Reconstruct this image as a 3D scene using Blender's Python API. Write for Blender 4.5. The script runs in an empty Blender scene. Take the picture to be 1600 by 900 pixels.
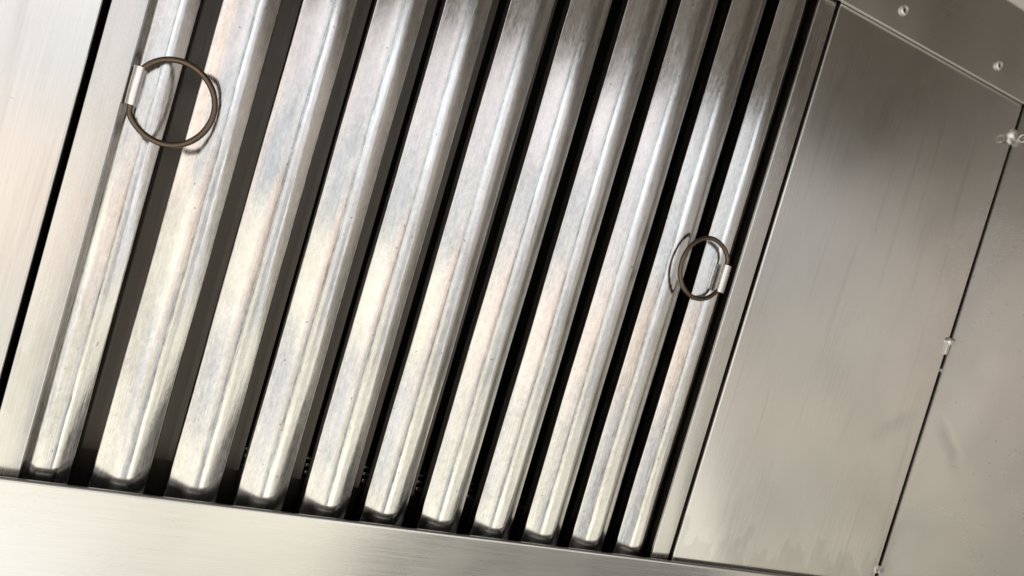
import bpy, bmesh, math, random
from mathutils import Vector, Matrix, Euler
random.seed(7)
S = bpy.context.scene
COL = S.collection

# ---------------------------------------------------------------- frame of the sloping filter bank
# u runs along the hood, v up the slope of the filters, w out of the filter faces towards the cook
TILT = math.radians(135)
BASE = Vector((0, 0, 2.0))
ROT = Matrix.Rotation(TILT, 3, 'X')
def W(u, v, w): return ROT @ Vector((u, v, w)) + BASE
P = 0.0405                                   # baffle pitch

# ---------------------------------------------------------------- camera
cam_d = bpy.data.cameras.new('camera'); cam = bpy.data.objects.new('camera', cam_d); COL.objects.link(cam)
RC = Matrix(((0.8799845, -0.2447112, -0.4071163), (0.2814992, 0.9590275, 0.0320060), (0.3826035, -0.1427677, 0.9128154)))
CAM = (0.0873898, 0.1902190, 0.4787713)
m = (ROT @ RC).to_4x4(); m.translation = W(*CAM); cam.matrix_world = m
cam_d.sensor_width = 36; cam_d.lens = 1199.9 / 1600 * 36
cam_d.clip_start = 0.01; cam_d.clip_end = 100
S.camera = cam
S.render.resolution_x, S.render.resolution_y = 1024, 576

# ---------------------------------------------------------------- world: dim kitchen surroundings
wd = bpy.data.worlds.new('World'); S.world = wd; wd.use_nodes = True
nt = wd.node_tree; nt.nodes.clear()
out = nt.nodes.new('ShaderNodeOutputWorld'); bg = nt.nodes.new('ShaderNodeBackground')
tc = nt.nodes.new('ShaderNodeTexCoord'); nz = nt.nodes.new('ShaderNodeTexNoise'); cr = nt.nodes.new('ShaderNodeValToRGB')
nz.inputs['Scale'].default_value = 2.6; nz.inputs['Detail'].default_value = 2.5
cr.color_ramp.elements[0].position = .36; cr.color_ramp.elements[0].color = (.15, .14, .13, 1)
cr.color_ramp.elements[1].position = .66; cr.color_ramp.elements[1].color = (.62, .60, .56, 1)
e = cr.color_ramp.elements.new(.5); e.color = (.36, .34, .32, 1)
nt.links.new(tc.outputs['Generated'], nz.inputs['Vector']); nt.links.new(nz.outputs['Fac'], cr.inputs['Fac'])
nt.links.new(cr.outputs['Color'], bg.inputs['Color']); nt.links.new(bg.outputs['Background'], out.inputs['Surface'])
bg.inputs['Strength'].default_value = 0.68

# ---------------------------------------------------------------- added area lights
def area(name, pos, target, sx, sy, rad, color):
    l = bpy.data.lights.new(name, 'AREA'); l.shape = 'RECTANGLE'; l.size = sx; l.size_y = sy
    l.energy = rad * math.pi * sx * sy; l.color = color
    o = bpy.data.objects.new(name, l); COL.objects.link(o)
    a, b = W(*pos), W(*target)
    z = (a - b).normalized(); x = Vector((1, 0, 0)); x = (x - z * x.dot(z)).normalized(); y = z.cross(x)
    M = Matrix((x, y, z)).transposed().to_4x4(); M.translation = a; o.matrix_world = M
    return o
def mirror(u, v, w):          # the point at height w that the filter plane mirrors at (u, v)
    k = (w + CAM[2]) / CAM[2]
    return (CAM[0] + (u - CAM[0]) * k, CAM[1] + (v - CAM[1]) * k, w)
def lamp_over(name, u0, u1, v0, v1, w, rad, color):
    a = mirror(u0, v0, w); b = mirror(u1, v1, w)
    c = ((a[0] + b[0]) / 2, (a[1] + b[1]) / 2, w)
    return area(name, c, (c[0], c[1], 0), b[0] - a[0], b[1] - a[1], rad, color)
def facing_light(name, U0, U1, V0, V1, w, rad, color):
    return area(name, ((U0 + U1) / 2, (V0 + V1) / 2, w), ((U0 + U1) / 2, (V0 + V1) / 2, 0), U1 - U0, V1 - V0, rad, color)
CREAM, LILAC, PEACH, WHITE, COOL = (1, .955, .80), (.99, .955, .985), (1, .87, .77), (.97, .98, 1), (.86, .93, 1)
# unseen area lights added before the hood, toned patch by patch for the steel's reflections
LIGHT_GRID = [  # (U0, U1, [(V0, V1, radiance, tint), ...])
    (-3.9, -1.67, [(-4.6, -1.9, 1.55, WHITE), (-1.9, -.62, 1.45, CREAM), (-.62, .02, 1.05, CREAM), (.02, .95, 1.55, PEACH), (.95, 2.1, 1.75, LILAC)]),
    (-1.66, -.53, [(-4.6, -1.9, 1.85, WHITE), (-1.9, -.72, 1.55, CREAM), (-.72, -.30, 1.05, WHITE), (-.30, .14, 1.60, CREAM),
                   (.14, .50, .95, COOL), (.50, .98, 1.25, LILAC), (.98, 2.1, 1.35, LILAC)]),
    (-.52, .02, [(-4.6, -1.9, 1.75, WHITE), (-1.9, -.66, 1.6, CREAM), (-.66, -.28, 1.15, CREAM), (-.28, .22, 1.40, PEACH), (.22, .55, 1.05, WHITE), (.55, .92, 1.4, LILAC)]),
    (.03, .30, [(-4.6, -1.2, 1.6, CREAM), (-1.2, -.50, .70, COOL), (-.50, -.12, .95, WHITE), (-.12, .24, 1.20, (1, .80, .65)), (.24, .88, 1.12, COOL)]),
    (.46, 1.04, [(-2.7, -.50, 2.0, CREAM), (-.50, .00, 1.35, CREAM), (.00, .40, 1.15, WHITE), (.40, .86, 1.75, COOL)]),
    (1.05, 2.18, [(-.95, -.30, .92, CREAM), (-.30, .20, .62, WHITE), (.20, .86, .95, LILAC)]),
    (2.2, 4.8, [(-1.0, -.45, 1.4, CREAM), (-.45, -.05, 1.2, WHITE), (-.05, .30, 2.1, WHITE), (.30, .74, 1.6, WHITE)]),
]
for U0, U1, rows in LIGHT_GRID:
    for V0, V1, rad, tint in rows:
        facing_light('reflection_light', U0, U1, V0 + .006, V1 - .006, 2.0, rad, tint)
area('upper_left_fill', (-.22, .90, .60), (-.05, .50, 0), .46, .34, 1.0, (.98, .96, 1))  # unseen fill added to brighten the upper left of the filter

S.view_settings.view_transform = 'Standard'; S.view_settings.look = 'None'
S.view_settings.exposure = 0; S.view_settings.gamma = 1

# ---------------------------------------------------------------- materials
def N(nt, t, **kw):
    n = nt.nodes.new(t)
    for k, v in kw.items(): setattr(n, k, v)
    return n
def steel(name, grain=(900, 14, 900), col=(.60, .575, .54), rough=.27, grain_bump=.10, wave=.25, wave_scale=(14, 5, 14),
          mottle=0.0, mottle_scale=(220, 90, 220), stain=None, metallic=1.0, aniso=0.0, ga=1.0, mb=1.0):
    mt = bpy.data.materials.new(name); mt.use_nodes = True; nt = mt.node_tree; L = nt.links
    b = nt.nodes['Principled BSDF']; b.inputs['Metallic'].default_value = metallic
    tc = N(nt, 'ShaderNodeTexCoord')
    def noise(scale, detail=3, dist=0, rough=.55):
        mp = N(nt, 'ShaderNodeMapping'); mp.inputs['Scale'].default_value = scale
        L.new(tc.outputs['Object'], mp.inputs['Vector'])
        n = N(nt, 'ShaderNodeTexNoise'); n.inputs['Scale'].default_value = 1; n.inputs['Detail'].default_value = detail
        n.inputs['Distortion'].default_value = dist; n.inputs['Roughness'].default_value = rough
        L.new(mp.outputs['Vector'], n.inputs['Vector']); return n.outputs['Fac']
    def mr(fac, a, c, lo=.3, hi=.7):
        r = N(nt, 'ShaderNodeMapRange'); r.inputs['From Min'].default_value = lo; r.inputs['From Max'].default_value = hi
        r.inputs['To Min'].default_value = a; r.inputs['To Max'].default_value = c
        L.new(fac, r.inputs['Value']); return r.outputs['Result']
    def math_(op, a, c):
        k = N(nt, 'ShaderNodeMath', operation=op)
        for i, x in enumerate((a, c)):
            if hasattr(x, 'links'): L.new(x, k.inputs[i])
            else: k.inputs[i].default_value = x
        return k.outputs[0]
    g = noise(grain, 4); lo = noise((9, 6, 9), 3); 
    r = math_('ADD', mr(g, rough - .045 * ga, rough + .045 * ga), mr(lo, -.05, .05))
    colv = math_('MULTIPLY', mr(g, 1 - .07 * ga, 1 + .06 * ga), mr(lo, .94, 1.05))
    if mottle:
        mo = noise(mottle_scale, 4, .6)
        big = noise((40, 22, 40), 4, .8)
        r = math_('ADD', r, math_('ADD', mr(mo, -.06 * mottle * mb, .07 * mottle * mb), mr(big, -.04 * mottle * mb, .05 * mottle * mb)))
        colv = math_('MULTIPLY', colv, math_('MULTIPLY', mr(mo, 1 - .10 * mottle, 1 + .08 * mottle), mr(big, 1 - .06 * mottle, 1 + .06 * mottle)))
    if stain:
        colv = math_('MULTIPLY', colv, stain(nt, L, tc, noise, mr, math_))
    vm = N(nt, 'ShaderNodeVectorMath', operation='SCALE'); vm.inputs[0].default_value = col
    L.new(colv, vm.inputs['Scale']); L.new(vm.outputs['Vector'], b.inputs['Base Color'])
    L.new(r, b.inputs['Roughness'])
    if aniso: b.inputs['Anisotropic'].default_value = aniso
    b1 = N(nt, 'ShaderNodeBump'); b1.inputs['Strength'].default_value = wave; b1.inputs['Distance'].default_value = .0012
    L.new(noise(wave_scale, 2), b1.inputs['Height'])
    b2 = N(nt, 'ShaderNodeBump'); b2.inputs['Strength'].default_value = grain_bump; b2.inputs['Distance'].default_value = .00012
    L.new(g, b2.inputs['Height']); L.new(b1.outputs['Normal'], b2.inputs['Normal'])
    last = b2
    if mottle:
        b3 = N(nt, 'ShaderNodeBump'); b3.inputs['Strength'].default_value = .35 * mottle * mb; b3.inputs['Distance'].default_value = .0003
        L.new(noise((200, 80, 200), 2, .3), b3.inputs['Height']); L.new(last.outputs['Normal'], b3.inputs['Normal']); last = b3
    L.new(last.outputs['Normal'], b.inputs['Normal'])
    return mt

def streaks(nt, L, tc, noise, mr, math_):      # faint grease runs down the slope, and a tide mark low down
    s = mr(noise((95, 4.5, 20), 3, .3), .90, 1.0, .30, .42)
    sep = N(nt, 'ShaderNodeSeparateXYZ'); L.new(tc.outputs['Object'], sep.inputs[0])
    edge = math_('ADD', sep.outputs['Y'], mr(noise((60, 20, 20), 4), -.03, .03))
    t = mr(edge, .90, 1.0, .018, .024)
    dots = mr(noise((260, 260, 260), 1), 1.0, .86, .78, .82)
    return math_('MULTIPLY', math_('MULTIPLY', s, t), dots)
def smears(nt, L, tc, noise, mr, math_):       # a greasy wipe mark on the end wall, and faint clouds
    s = mr(noise((14, 10, 14), 2, .6), .93, 1.04, .36, .62)
    sep = N(nt, 'ShaderNodeSeparateXYZ'); L.new(tc.outputs['Object'], sep.inputs[0])
    dv = math_('SUBTRACT', sep.outputs['Y'], .158); dw = math_('SUBTRACT', sep.outputs['Z'], .026)
    wob = mr(noise((60, 60, 60), 3, .5), -.003, .003)
    n = math_('ADD', math_('ADD', math_('MULTIPLY', dv, .62), math_('MULTIPLY', dw, .78)), wob)
    a = math_('ABSOLUTE', math_('SUBTRACT', math_('ADD', math_('MULTIPLY', dv, -.78), math_('MULTIPLY', dw, .62)), .012), 0)
    fade = mr(a, 1, 0, .010, .030)
    lite = mr(math_('ABSOLUTE', n, 0), .07, 0, .0005, .005)
    dark = mr(math_('ABSOLUTE', math_('ADD', n, .0065), 0), .17, 0, .0005, .0075)
    k = math_('MULTIPLY', math_('SUBTRACT', lite, dark), fade)
    dots = mr(noise((300, 300, 300), 0), 1.0, .80, .80, .84)
    return math_('MULTIPLY', math_('MULTIPLY', s, math_('ADD', k, 1)), dots)

def specks(nt, L, tc, noise, mr, math_):       # a few fine dark pits in the baffles
    return math_('MULTIPLY', mr(noise((420, 300, 420), 0), 1.0, .62, .83, .87), mr(noise((150, 60, 150), 2, .4), .955, 1.025, .3, .6))

BAFFLE = steel('stainless baffle steel', grain=(900, 60, 900), col=(.61, .60, .585), rough=.16, grain_bump=.42, wave=.30,
               wave_scale=(34, 9, 34), mottle=1.0, mottle_scale=(420, 210, 420), mb=.30, stain=specks)
RAIL = steel('stainless frame steel', grain=(900, 18, 900), col=(.60, .585, .56), rough=.25, grain_bump=.22, wave=.3, mottle=.4)
PANEL = steel('brushed filler panel steel', grain=(1100, 16, 1100), col=(.66, .65, .625), rough=.20, grain_bump=.18, wave=.22,
              wave_scale=(9, 4, 9), mottle=.1, ga=.6, stain=streaks)
HOOD = steel('brushed hood steel', grain=(12, 700, 700), col=(.62, .595, .555), rough=.32, ga=.35, grain_bump=.05, wave=.2)
WALL = steel('smeared hood end steel', grain=(500, 500, 16), col=(.50, .485, .46), rough=.28, grain_bump=0, wave=.07, ga=.12, stain=smears)
GUTTER = steel('brushed gutter steel', grain=(26, 1100, 1100), col=(.60, .59, .57), rough=.29, grain_bump=.22, wave=.22, ga=.75,
               wave_scale=(7, 20, 20))
REAR = steel('dark rear baffle steel', grain=(500, 20, 500), col=(.066, .060, .052), rough=.38, grain_bump=.15, wave=.2, mottle=.6)  # base colour far darker than the front baffles
DARK = steel('rough hood front steel', grain=(12, 500, 500), col=(.66, .61, .55), rough=.55, grain_bump=.1, wave=.2)  # unseen front; tone set by how dark its reflection in the filter should be
TROUGH = steel('dulled gutter steel', grain=(12, 500, 500), col=(.60, .59, .58), rough=.45, grain_bump=.1, wave=.2)
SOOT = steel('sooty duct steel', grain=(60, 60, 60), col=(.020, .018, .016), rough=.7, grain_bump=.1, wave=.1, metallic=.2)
BRONZE = steel('tarnished wire steel', grain=(300, 300, 300), col=(.15, .112, .082), rough=.40, grain_bump=.5, wave=.1, mottle=1.2,
               mottle_scale=(500, 500, 500))
BRIGHT = steel('bright clip steel', grain=(300, 300, 300), col=(.80, .78, .76), rough=.30, grain_bump=.4, wave=.3, mottle=.5)
BEAD = steel('weld and rivet metal', grain=(900, 900, 900), col=(.80, .78, .74), rough=.46, grain_bump=.5, wave=.2, mottle=.8)

# ---------------------------------------------------------------- mesh helpers
def finish(bm, name, mat, parent=None, ang=32, bevel=0):
    bmesh.ops.remove_doubles(bm, verts=bm.verts, dist=1e-7)
    bmesh.ops.recalc_face_normals(bm, faces=bm.faces)
    for f in bm.faces: f.smooth = True
    for ed in bm.edges:
        if len(ed.link_faces) == 2 and ed.calc_face_angle(0) > math.radians(ang): ed.smooth = False
    me = bpy.data.meshes.new(name); bm.to_mesh(me); bm.free(); me.materials.append(mat)
    o = bpy.data.objects.new(name, me); COL.objects.link(o)
    if parent: o.parent = parent
    if bevel:
        md = o.modifiers.new('bevel', 'BEVEL'); md.width = bevel; md.segments = 3; md.limit_method = 'ANGLE'
        md.angle_limit = math.radians(40); md.harden_normals = False
    return o
def offset_sheet(pts, t):                     # centre line (a, b) -> closed outline of a folded sheet of thickness t
    n = len(pts); nor = []
    for i in range(n):
        a = Vector(pts[max(i - 1, 0)]); c = Vector(pts[min(i + 1, n - 1)]); p = Vector(pts[i])
        d1 = (p - a).normalized() if i else None; d2 = (c - p).normalized() if i < n - 1 else None
        if d1 is None: d1 = d2
        if d2 is None: d2 = d1
        d = (d1 + d2).normalized(); k = 1 / max(.4, d.dot(d1)); nor.append(Vector((-d.y, d.x)) * k)
    up = [Vector(p) for p in pts]; lo = [Vector(p) - nn * t for p, nn in zip(pts, nor)]
    return up + lo[::-1]
def arc(cx, cy, r, a0, a1, n=6):
    return [(cx + r * math.cos(math.radians(a0 + (a1 - a0) * i / n)), cy + r * math.sin(math.radians(a0 + (a1 - a0) * i / n))) for i in range(n + 1)]
def rounded(pts, r, n=4):                     # round the inner corners of an open polyline
    o = [pts[0]]
    for i in range(1, len(pts) - 1):
        p = Vector(pts[i]); a = Vector(pts[i - 1]); c = Vector(pts[i + 1])
        rr = min(r, (p - a).length * .48, (c - p).length * .48)
        s = p + (a - p).normalized() * rr; e_ = p + (c - p).normalized() * rr
        for j in range(n + 1):
            t = j / n; o.append(tuple(s * (1 - t) ** 2 + p * 2 * t * (1 - t) + e_ * t * t))
    o.append(pts[-1]); return o
def extrude(bm, outline, v0, v1, seg=1, axis='v', warp=None):
    """outline of (a, b); axis 'v': a=u b=w run along v.  axis 'u': a=v b=w run along u."""
    rings = []
    for i in range(seg + 1):
        s = v0 + (v1 - v0) * i / seg; ring = []
        for j, (a, b) in enumerate([tuple(x) for x in outline]):
            co = [a, s, b] if axis == 'v' else [s, a, b]
            if warp: co = warp(co, i, j)
            ring.append(bm.verts.new(co))
        rings.append(ring)
    n = len(outline)
    for r0, r1 in zip(rings, rings[1:]):
        for j in range(n): bm.faces.new((r0[j], r0[(j + 1) % n], r1[(j + 1) % n], r1[j]))
    for r in (rings[0], rings[-1]):            # caps as quads between the two skins of the sheet
        h = n // 2
        for j in range(h - 1): bm.faces.new((r[j], r[j + 1], r[n - 2 - j], r[n - 1 - j]))
def box(bm, u0, u1, v0, v1, w0, w1):
    vs = [bm.verts.new((a, b, c)) for a in (u0, u1) for b in (v0, v1) for c in (w0, w1)]
    for f in ((0, 1, 3, 2), (4, 6, 7, 5), (0, 4, 5, 1), (2, 3, 7, 6), (0, 2, 6, 4), (1, 5, 7, 3)): bm.faces.new([vs[i] for i in f])
def tube(bm, pts, r, closed=False, n=10, vary=0):
    m_ = len(pts); rings = []
    for i, p in enumerate(pts):
        p = Vector(p); a = Vector(pts[(i - 1) % m_] if closed or i else pts[0]); c = Vector(pts[(i + 1) % m_] if closed or i < m_ - 1 else pts[-1])
        d = (c - a).normalized(); x = d.cross(Vector((0, 0, 1))).normalized(); y = d.cross(x)
        rr = r * (1 + random.uniform(-vary, vary))
        rings.append([bm.verts.new(p + (x * math.cos(2 * math.pi * k / n) + y * math.sin(2 * math.pi * k / n)) * rr) for k in range(n)])
    for i in range(m_ if closed else m_ - 1):
        a, b = rings[i], rings[(i + 1) % m_]
        for k in range(n): bm.faces.new((a[k], a[(k + 1) % n], b[(k + 1) % n], b[k]))
    if not closed:
        bm.faces.new(rings[0]); bm.faces.new(rings[-1][::-1])
def lathe(bm, c, prof, n=20, wob=0):          # prof (radius, height) turned about w through c
    rings = []
    for r, h in prof:
        if r < 1e-6: rings.append([bm.verts.new((c[0], c[1], c[2] + h))]); continue
        rings.append([bm.verts.new((c[0] + r * math.cos(2 * math.pi * k / n) * (1 + random.uniform(-wob, wob)),
                                    c[1] + r * math.sin(2 * math.pi * k / n) * (1 + random.uniform(-wob, wob)), c[2] + h)) for k in range(n)])
    for a, b in zip(rings, rings[1:]):
        for k in range(n):
            k2 = (k + 1) % n
            if len(a) == 1: bm.faces.new((a[0], b[k], b[k2]))
            elif len(b) == 1: bm.faces.new((a[k], a[k2], b[0]))
            else: bm.faces.new((a[k], a[k2], b[k2], b[k]))
def thing(name, label, cat, at=(0, 0, 0), group=None):
    o = bpy.data.objects.new(name, None); COL.objects.link(o); o.empty_display_size = .05
    o.location = W(*at); o.rotation_euler = (TILT, 0, 0)
    o['label'] = label; o['category'] = cat
    if group: o['group'] = group
    return o

# ================================================================ the hood itself
hood = thing('exhaust_hood', 'riveted stainless steel hood body with plain end wall and brushed gutter around the filter', 'exhaust hood')
UW = 18.09 * P                                # inner face of the right end wall
# end wall (perpendicular to the filters, reaching out past the camera), in the (v, w) plane
ZB, ZT, YF = -.21, .385, -1.02                # hood bottom, ceiling and front, relative heights/depths in world axes
def vw(y, z):                                 # world (Y, Z) -> (v, w)
    c = math.sqrt(.5); return (c * (-y + z), c * (-y - z))
def prism_yz(bm, poly, u0, u1):
    a = [bm.verts.new((u0, *vw(*p))) for p in poly]; b = [bm.verts.new((u1, *vw(*p))) for p in poly]
    bm.faces.new(a); bm.faces.new(b[::-1])
    for i in range(len(poly)): j = (i + 1) % len(poly); bm.faces.new((a[i], a[j], b[j], b[i]))
bm = bmesh.new()
prism_yz(bm, [(.16, ZB), (.16, ZT), (YF, ZT), (YF, ZB)], UW, UW + .0015)
o = finish(bm, 'end_wall', WALL, hood); o['label'] = 'smeared plain steel end wall'
bm = bmesh.new()
prism_yz(bm, [(-.372, ZT), (YF - .0015, ZT), (YF - .0015, ZT + .0015), (-.372, ZT + .0015)], -.7, UW - .0006)
finish(bm, 'ceiling_panel', HOOD, hood)
bm = bmesh.new()
prism_yz(bm, [(YF, ZT - .0008), (YF, ZB), (YF - .0015, ZB), (YF - .0015, ZT - .0008)], -.7, UW - .0006)
finish(bm, 'front_panel', DARK, hood)
# plenum behind the filters: an open-fronted sooty box
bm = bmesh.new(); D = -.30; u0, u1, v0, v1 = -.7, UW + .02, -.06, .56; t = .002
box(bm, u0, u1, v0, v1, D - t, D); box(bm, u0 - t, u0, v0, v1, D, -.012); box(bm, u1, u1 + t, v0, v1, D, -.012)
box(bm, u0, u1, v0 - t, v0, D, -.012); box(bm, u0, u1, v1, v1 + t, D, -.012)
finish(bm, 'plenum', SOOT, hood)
# dark folded angle the panels stand against, along the end wall
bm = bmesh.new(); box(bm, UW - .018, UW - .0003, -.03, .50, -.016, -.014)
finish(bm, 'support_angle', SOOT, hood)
# upper retaining flange with its rolled lower edge and rivets
FW, FV = .0058, .4537
prof = rounded([(FV + .001, FW - .0032), (FV, FW), (.5252, FW + .0003), (.5252 + .012, FW + .012)], .0022, 5)
bm = bmesh.new(); extrude(bm, offset_sheet(prof, .0012), -.7, UW - .0012, 1, 'u')
fl = finish(bm, 'retaining_flange', HOOD, hood); fl['label'] = 'riveted steel flange over the filter tops'
def rivet(u, v, w, parent):
    bm = bmesh.new()
    lathe(bm, (u, v, w), [(.0046, -.0004), (.0046, .0004), (.0041, .0014), (.0031, .0020), (.0021, .0018), (.0016, .0009), (.0016, -.0012), (0, -.0012)], 24)
    r = finish(bm, 'rivet', BEAD, parent); 
    bm = bmesh.new(); lathe(bm, (u, v, w), [(.0015, .0001), (.0008, .0004), (0, .0004)], 12); finish(bm, 'mandrel', SOOT, r)
for ru in (13.80 * P, 16.81 * P, 10.80 * P, 7.79 * P): rivet(ru, .4719, FW + .0003, fl)
# grease gutter lip
LW, LV = .0075, -.0001
prof = rounded([(LV - .0045, LW - .0034), (LV - .0008, LW - .0030), (LV, LW), (LV - .155, LW - .032), (LV - .165, LW - .048)], .0016, 6)
bm = bmesh.new(); extrude(bm, offset_sheet(prof, .0010), -.7, UW - .0008, 1, 'u')
gut = finish(bm, 'grease_gutter', GUTTER, hood); gut['label'] = 'brushed grease gutter lip under the filters'
bm = bmesh.new()
prof = rounded([(LV - .010, LW - .0075), (LV - .022, LW - .028), (LV - .028, -.055), (LV + .004, -.060)], .003, 4)
extrude(bm, offset_sheet(prof, .001), -.7, UW - .0008, 1, 'u'); finish(bm, 'gutter_trough', TROUGH, gut)
# fasteners along the seam of the end wall
def tail(name, mat, pts, r, parent):
    bm = bmesh.new(); tube(bm, pts, r, n=8, vary=.15); return finish(bm, name, mat, parent)
bm = bmesh.new()
cu, cv_ = UW - .0032, .4265
lathe(bm, (cu, cv_, .0005), [(.0058, -.002), (.0060, .001), (.0052, .0030), (.0030, .0045), (0, .0048)], 14, .14)
lathe(bm, (cu - .0008, cv_ - .005, .0005), [(.0048, -.002), (.0046, .001), (.0026, .003), (0, .0034)], 10, .16)
b = finish(bm, 'weld_bead', BEAD, hood)
bm = bmesh.new()
ring = [(UW - .0010 + .0007 * math.sin(a), .4235 + .0032 * math.cos(a), .0110 + .0032 * math.sin(a)) for a in [2 * math.pi * i / 20 for i in range(20)]]
tube(bm, ring, .0009, closed=True, n=8); finish(bm, 'bolt_ring', BEAD, hood)
bm = bmesh.new()
box(bm, UW - .0042, UW - .0004, .2205, .2345, -.001, .0036)
finish(bm, 'seam_clip', BEAD, hood, bevel=.0005)
bm = bmesh.new(); lathe(bm, (UW - .0018, .2330, .0018), [(.0036, -.001), (.0034, .0020), (.0018, .0034), (0, .0036)], 12, .12); finish(bm, 'weld_bead', BEAD, hood)
bm = bmesh.new(); lathe(bm, (UW - .0022, .2060, -.0005), [(.0024, -.001), (.0020, .0016), (0, .0020)], 10, .15); finish(bm, 'weld_bead', BEAD, hood)
bm = bmesh.new(); lathe(bm, (UW - .0026, .0150, .0002), [(.0042, -.001), (.0040, .0018), (.0020, .0024), (.0016, .0006), (0, .0006)], 12, .1); finish(bm, 'weld_bead', BEAD, hood)

# ================================================================ blank filler panels either side
def filler(u0, u1, label, lip):
    base = thing('filler_panel', label, 'steel panel', ((u0 + u1) / 2, 0, 0), group='blank steel panels beside the filter')
    h = (u1 - u0) / 2
    prof = rounded([(-h, -.020), (-h, .002), (h, .002), (h, -.020)], .0014, 5)
    bm = bmesh.new(); extrude(bm, offset_sheet(prof, .0012), -.010, .4700, 1)
    for v in bm.verts: pass
    finish(bm, 'panel_face', PANEL, base)
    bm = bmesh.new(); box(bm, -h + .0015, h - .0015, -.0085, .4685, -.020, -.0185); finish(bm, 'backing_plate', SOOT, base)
    return base
filler(12.345 * P, 18.045 * P, 'brushed steel blank panel with faint streaks, between the filter and right end wall', 1)
filler(-.62, .617 * P, 'smooth brushed steel blank panel at the far left, beyond the black gap', 0)

# ================================================================ the baffle filter
flt = thing('baffle_filter', 'stainless steel grease filter of eleven upright baffles with two wire pull rings', 'grease filter')
BV0, BV1 = -.014, .474
def rail(u0, u1, inner):
    prof = rounded([(u0, -.0022 if inner < 0 else -.034), (u0, .0), (u1, .0), (u1, -.034 if inner < 0 else -.0022)], .0010, 4)
    bm = bmesh.new(); extrude(bm, offset_sheet(prof, .0010), BV0 + .005, BV1, 1)
    o = finish(bm, 'side_rail', RAIL, flt); return o
bm = bmesh.new(); box(bm, 1.128 * P - .0014, 1.128 * P - .0006, BV0 + .005, BV1 - .001, -.0074, -.0024); finish(bm, 'rail_flange', RAIL, flt)
bm = bmesh.new(); box(bm, 11.875 * P + .0006, 11.875 * P + .0014, BV0 + .005, BV1 - .001, -.0300, -.0024); finish(bm, 'rail_flange', REAR, flt)  # near-black steel puts the shade inside the right rail into the colour
rl = rail(.700 * P, 1.128 * P, 1)
rr = rail(11.875 * P, 12.288 * P, -1)
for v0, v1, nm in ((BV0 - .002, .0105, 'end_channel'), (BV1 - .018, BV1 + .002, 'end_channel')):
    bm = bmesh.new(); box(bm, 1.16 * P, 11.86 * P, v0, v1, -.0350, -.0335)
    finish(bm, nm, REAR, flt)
FOOT, GROW, BW = CAM[0], 1.0167, -.008
HWB = .355 * P
def baffle(k):
    a, b_ = k + (.06 if k == 1 else -.012), k + .728 - (.008 if k == 11 else 0)
    a, b_ = [FOOT + (x * P - FOOT) * GROW for x in (a, b_)]; c = (a + b_) / 2; h = (b_ - a) / 2
    CRX = .42 if k < 11 else .34
    rise = .0046 + random.uniform(-.0004, .0004)
    dl, dr = 0, (-.0030 if k == 11 else 0)
    top = [(-h + .0008, -.0110 + dl), (-h, dl), 0, 0, (h, dr), (h - .0008, -.0110 + dr)]
    # tight folds at the edges, a broad rolled crest
    prof = [top[0]] + rounded([top[0], top[1], (-h * .80, rise * (.20 if k > 1 else .34))], .0010, 3)[1:-1] + \
        rounded([(-h * .80, rise * (.20 if k > 1 else .34)), (-h * (.17 if k > 1 else .40), rise * .99), (h * CRX, rise * .96), (h * .86, rise * (.20 if k < 11 else .05))], .0042, 8)[1:-1] + \
        rounded([(h * .86, rise * (.20 if k < 11 else .05)), top[4], top[5]], .0010, 3)[1:-1] + [top[5]]
    ph = [random.uniform(0, 6.28) for _ in range(4)]; bend = random.uniform(-1, 1); lean = random.uniform(-.022, .022); sag = random.uniform(-.02, .02)
    def warp(co, i, j):
        s = co[1]
        co[0] += .00016 * math.sin(s * 23 + ph[0]) + .00008 * math.sin(s * 61 + ph[1]) + .0001 * bend
        co[2] += .00012 * math.sin(s * 31 + ph[2]) + co[0] * (lean + sag * math.sin(s * 7 + ph[3]))
        return [co[0] + c, co[1], co[2] + BW]
    bm = bmesh.new(); extrude(bm, offset_sheet(prof, .0008), BV0, BV1, 40, 'v', warp)
    return finish(bm, 'front_baffle', BAFFLE, flt, ang=40)
for k in range(1, 12): baffle(k)
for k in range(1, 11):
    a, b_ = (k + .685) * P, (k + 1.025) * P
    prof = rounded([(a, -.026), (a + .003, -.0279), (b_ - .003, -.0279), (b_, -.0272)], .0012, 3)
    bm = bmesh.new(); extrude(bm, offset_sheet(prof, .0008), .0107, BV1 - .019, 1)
    finish(bm, 'rear_baffle', REAR, flt)
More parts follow.
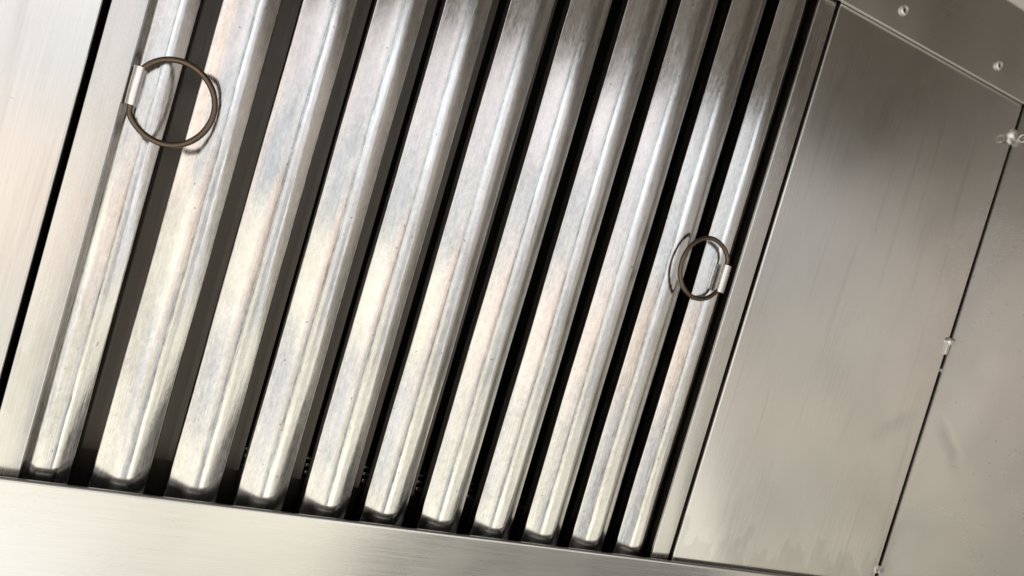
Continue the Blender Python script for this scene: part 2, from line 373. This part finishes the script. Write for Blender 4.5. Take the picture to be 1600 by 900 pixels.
for k in range(3, 9):                          # little drain tabs seen at the foot of the slots
    bm = bmesh.new()
    for i, dv in enumerate((.0130, .0185, .0235)):
        box(bm, (k + 1.085) * P - .0006 * i, (k + 1.085) * P + .0050 - .0012 * i, dv, dv + .0030 - .0006 * i, -.0320, -.0312)
    finish(bm, 'drain_tab', RAIL, flt, bevel=.0003)

def pull_ring(uc, vc, side, w_near, w_far, label):
    """side -1: hinged on its left, +1: on its right"""
    r_ = .0219; R2 = .0232; pts = []
    hinge = uc + side * .0212
    n = 56
    for i in range(n):
        a = 2 * math.pi * i / n
        x = r_ * math.cos(a); y = R2 * math.sin(a)
        if side * x > .0186: x = side * (.0186 + (side * x - .0186) * .25)
        t = (1 - side * x / r_) / 2            # 0 at the hinge, 1 far side
        pts.append((uc + x + .0002 * math.sin(3 * a), vc + y, w_near + (w_far - w_near) * t))
    bm = bmesh.new(); tube(bm, pts, .0017, closed=True, n=12, vary=.05)
    ring = finish(bm, 'pull_ring', BRONZE, flt, ang=60); ring['label'] = label
    return ring
def clip(u_rail, u_wire, w_wire, v0, v1, parent):
    s = 1 if u_wire > u_rail else -1
    pts = [(u_rail - s * .0002, w_wire - .012), (u_rail, w_wire + .0002), (u_rail + s * .0010, w_wire + .0016), (u_rail + s * .0034, w_wire + .0026),
           (u_wire + s * .0006, w_wire + .0026), (u_wire + s * .0020, w_wire + .0018), (u_wire + s * .0026, w_wire + .0002),
           (u_wire + s * .0020, w_wire - .0016), (u_wire, w_wire - .0024), (u_rail + s * .0016, w_wire - .0030), (u_rail + s * .0008, w_wire - .011)]
    if s < 0: pts = pts[::-1]
    bm = bmesh.new(); extrude(bm, offset_sheet(pts, .0008), v0, v1, 6)
    for v in bm.verts:
        v.co.x += random.uniform(-.00012, .00012); v.co.z += random.uniform(-.00012, .00012)
    return finish(bm, 'ring_clip', BRIGHT, parent, ang=50)
pull_ring(1.722 * P, .2219, -1, .0045, .0070, 'tarnished wire ring near the left rail')
clip(1.168 * P, 1.722 * P - .0192, .0045, .2140, .2352, flt)
pull_ring(11.01 * P, .2264, 1, .0045, .0060, 'tarnished wire ring near the right rail')
clip(11.610 * P, 11.01 * P + .0192, .0045, .2130, .2342, flt)
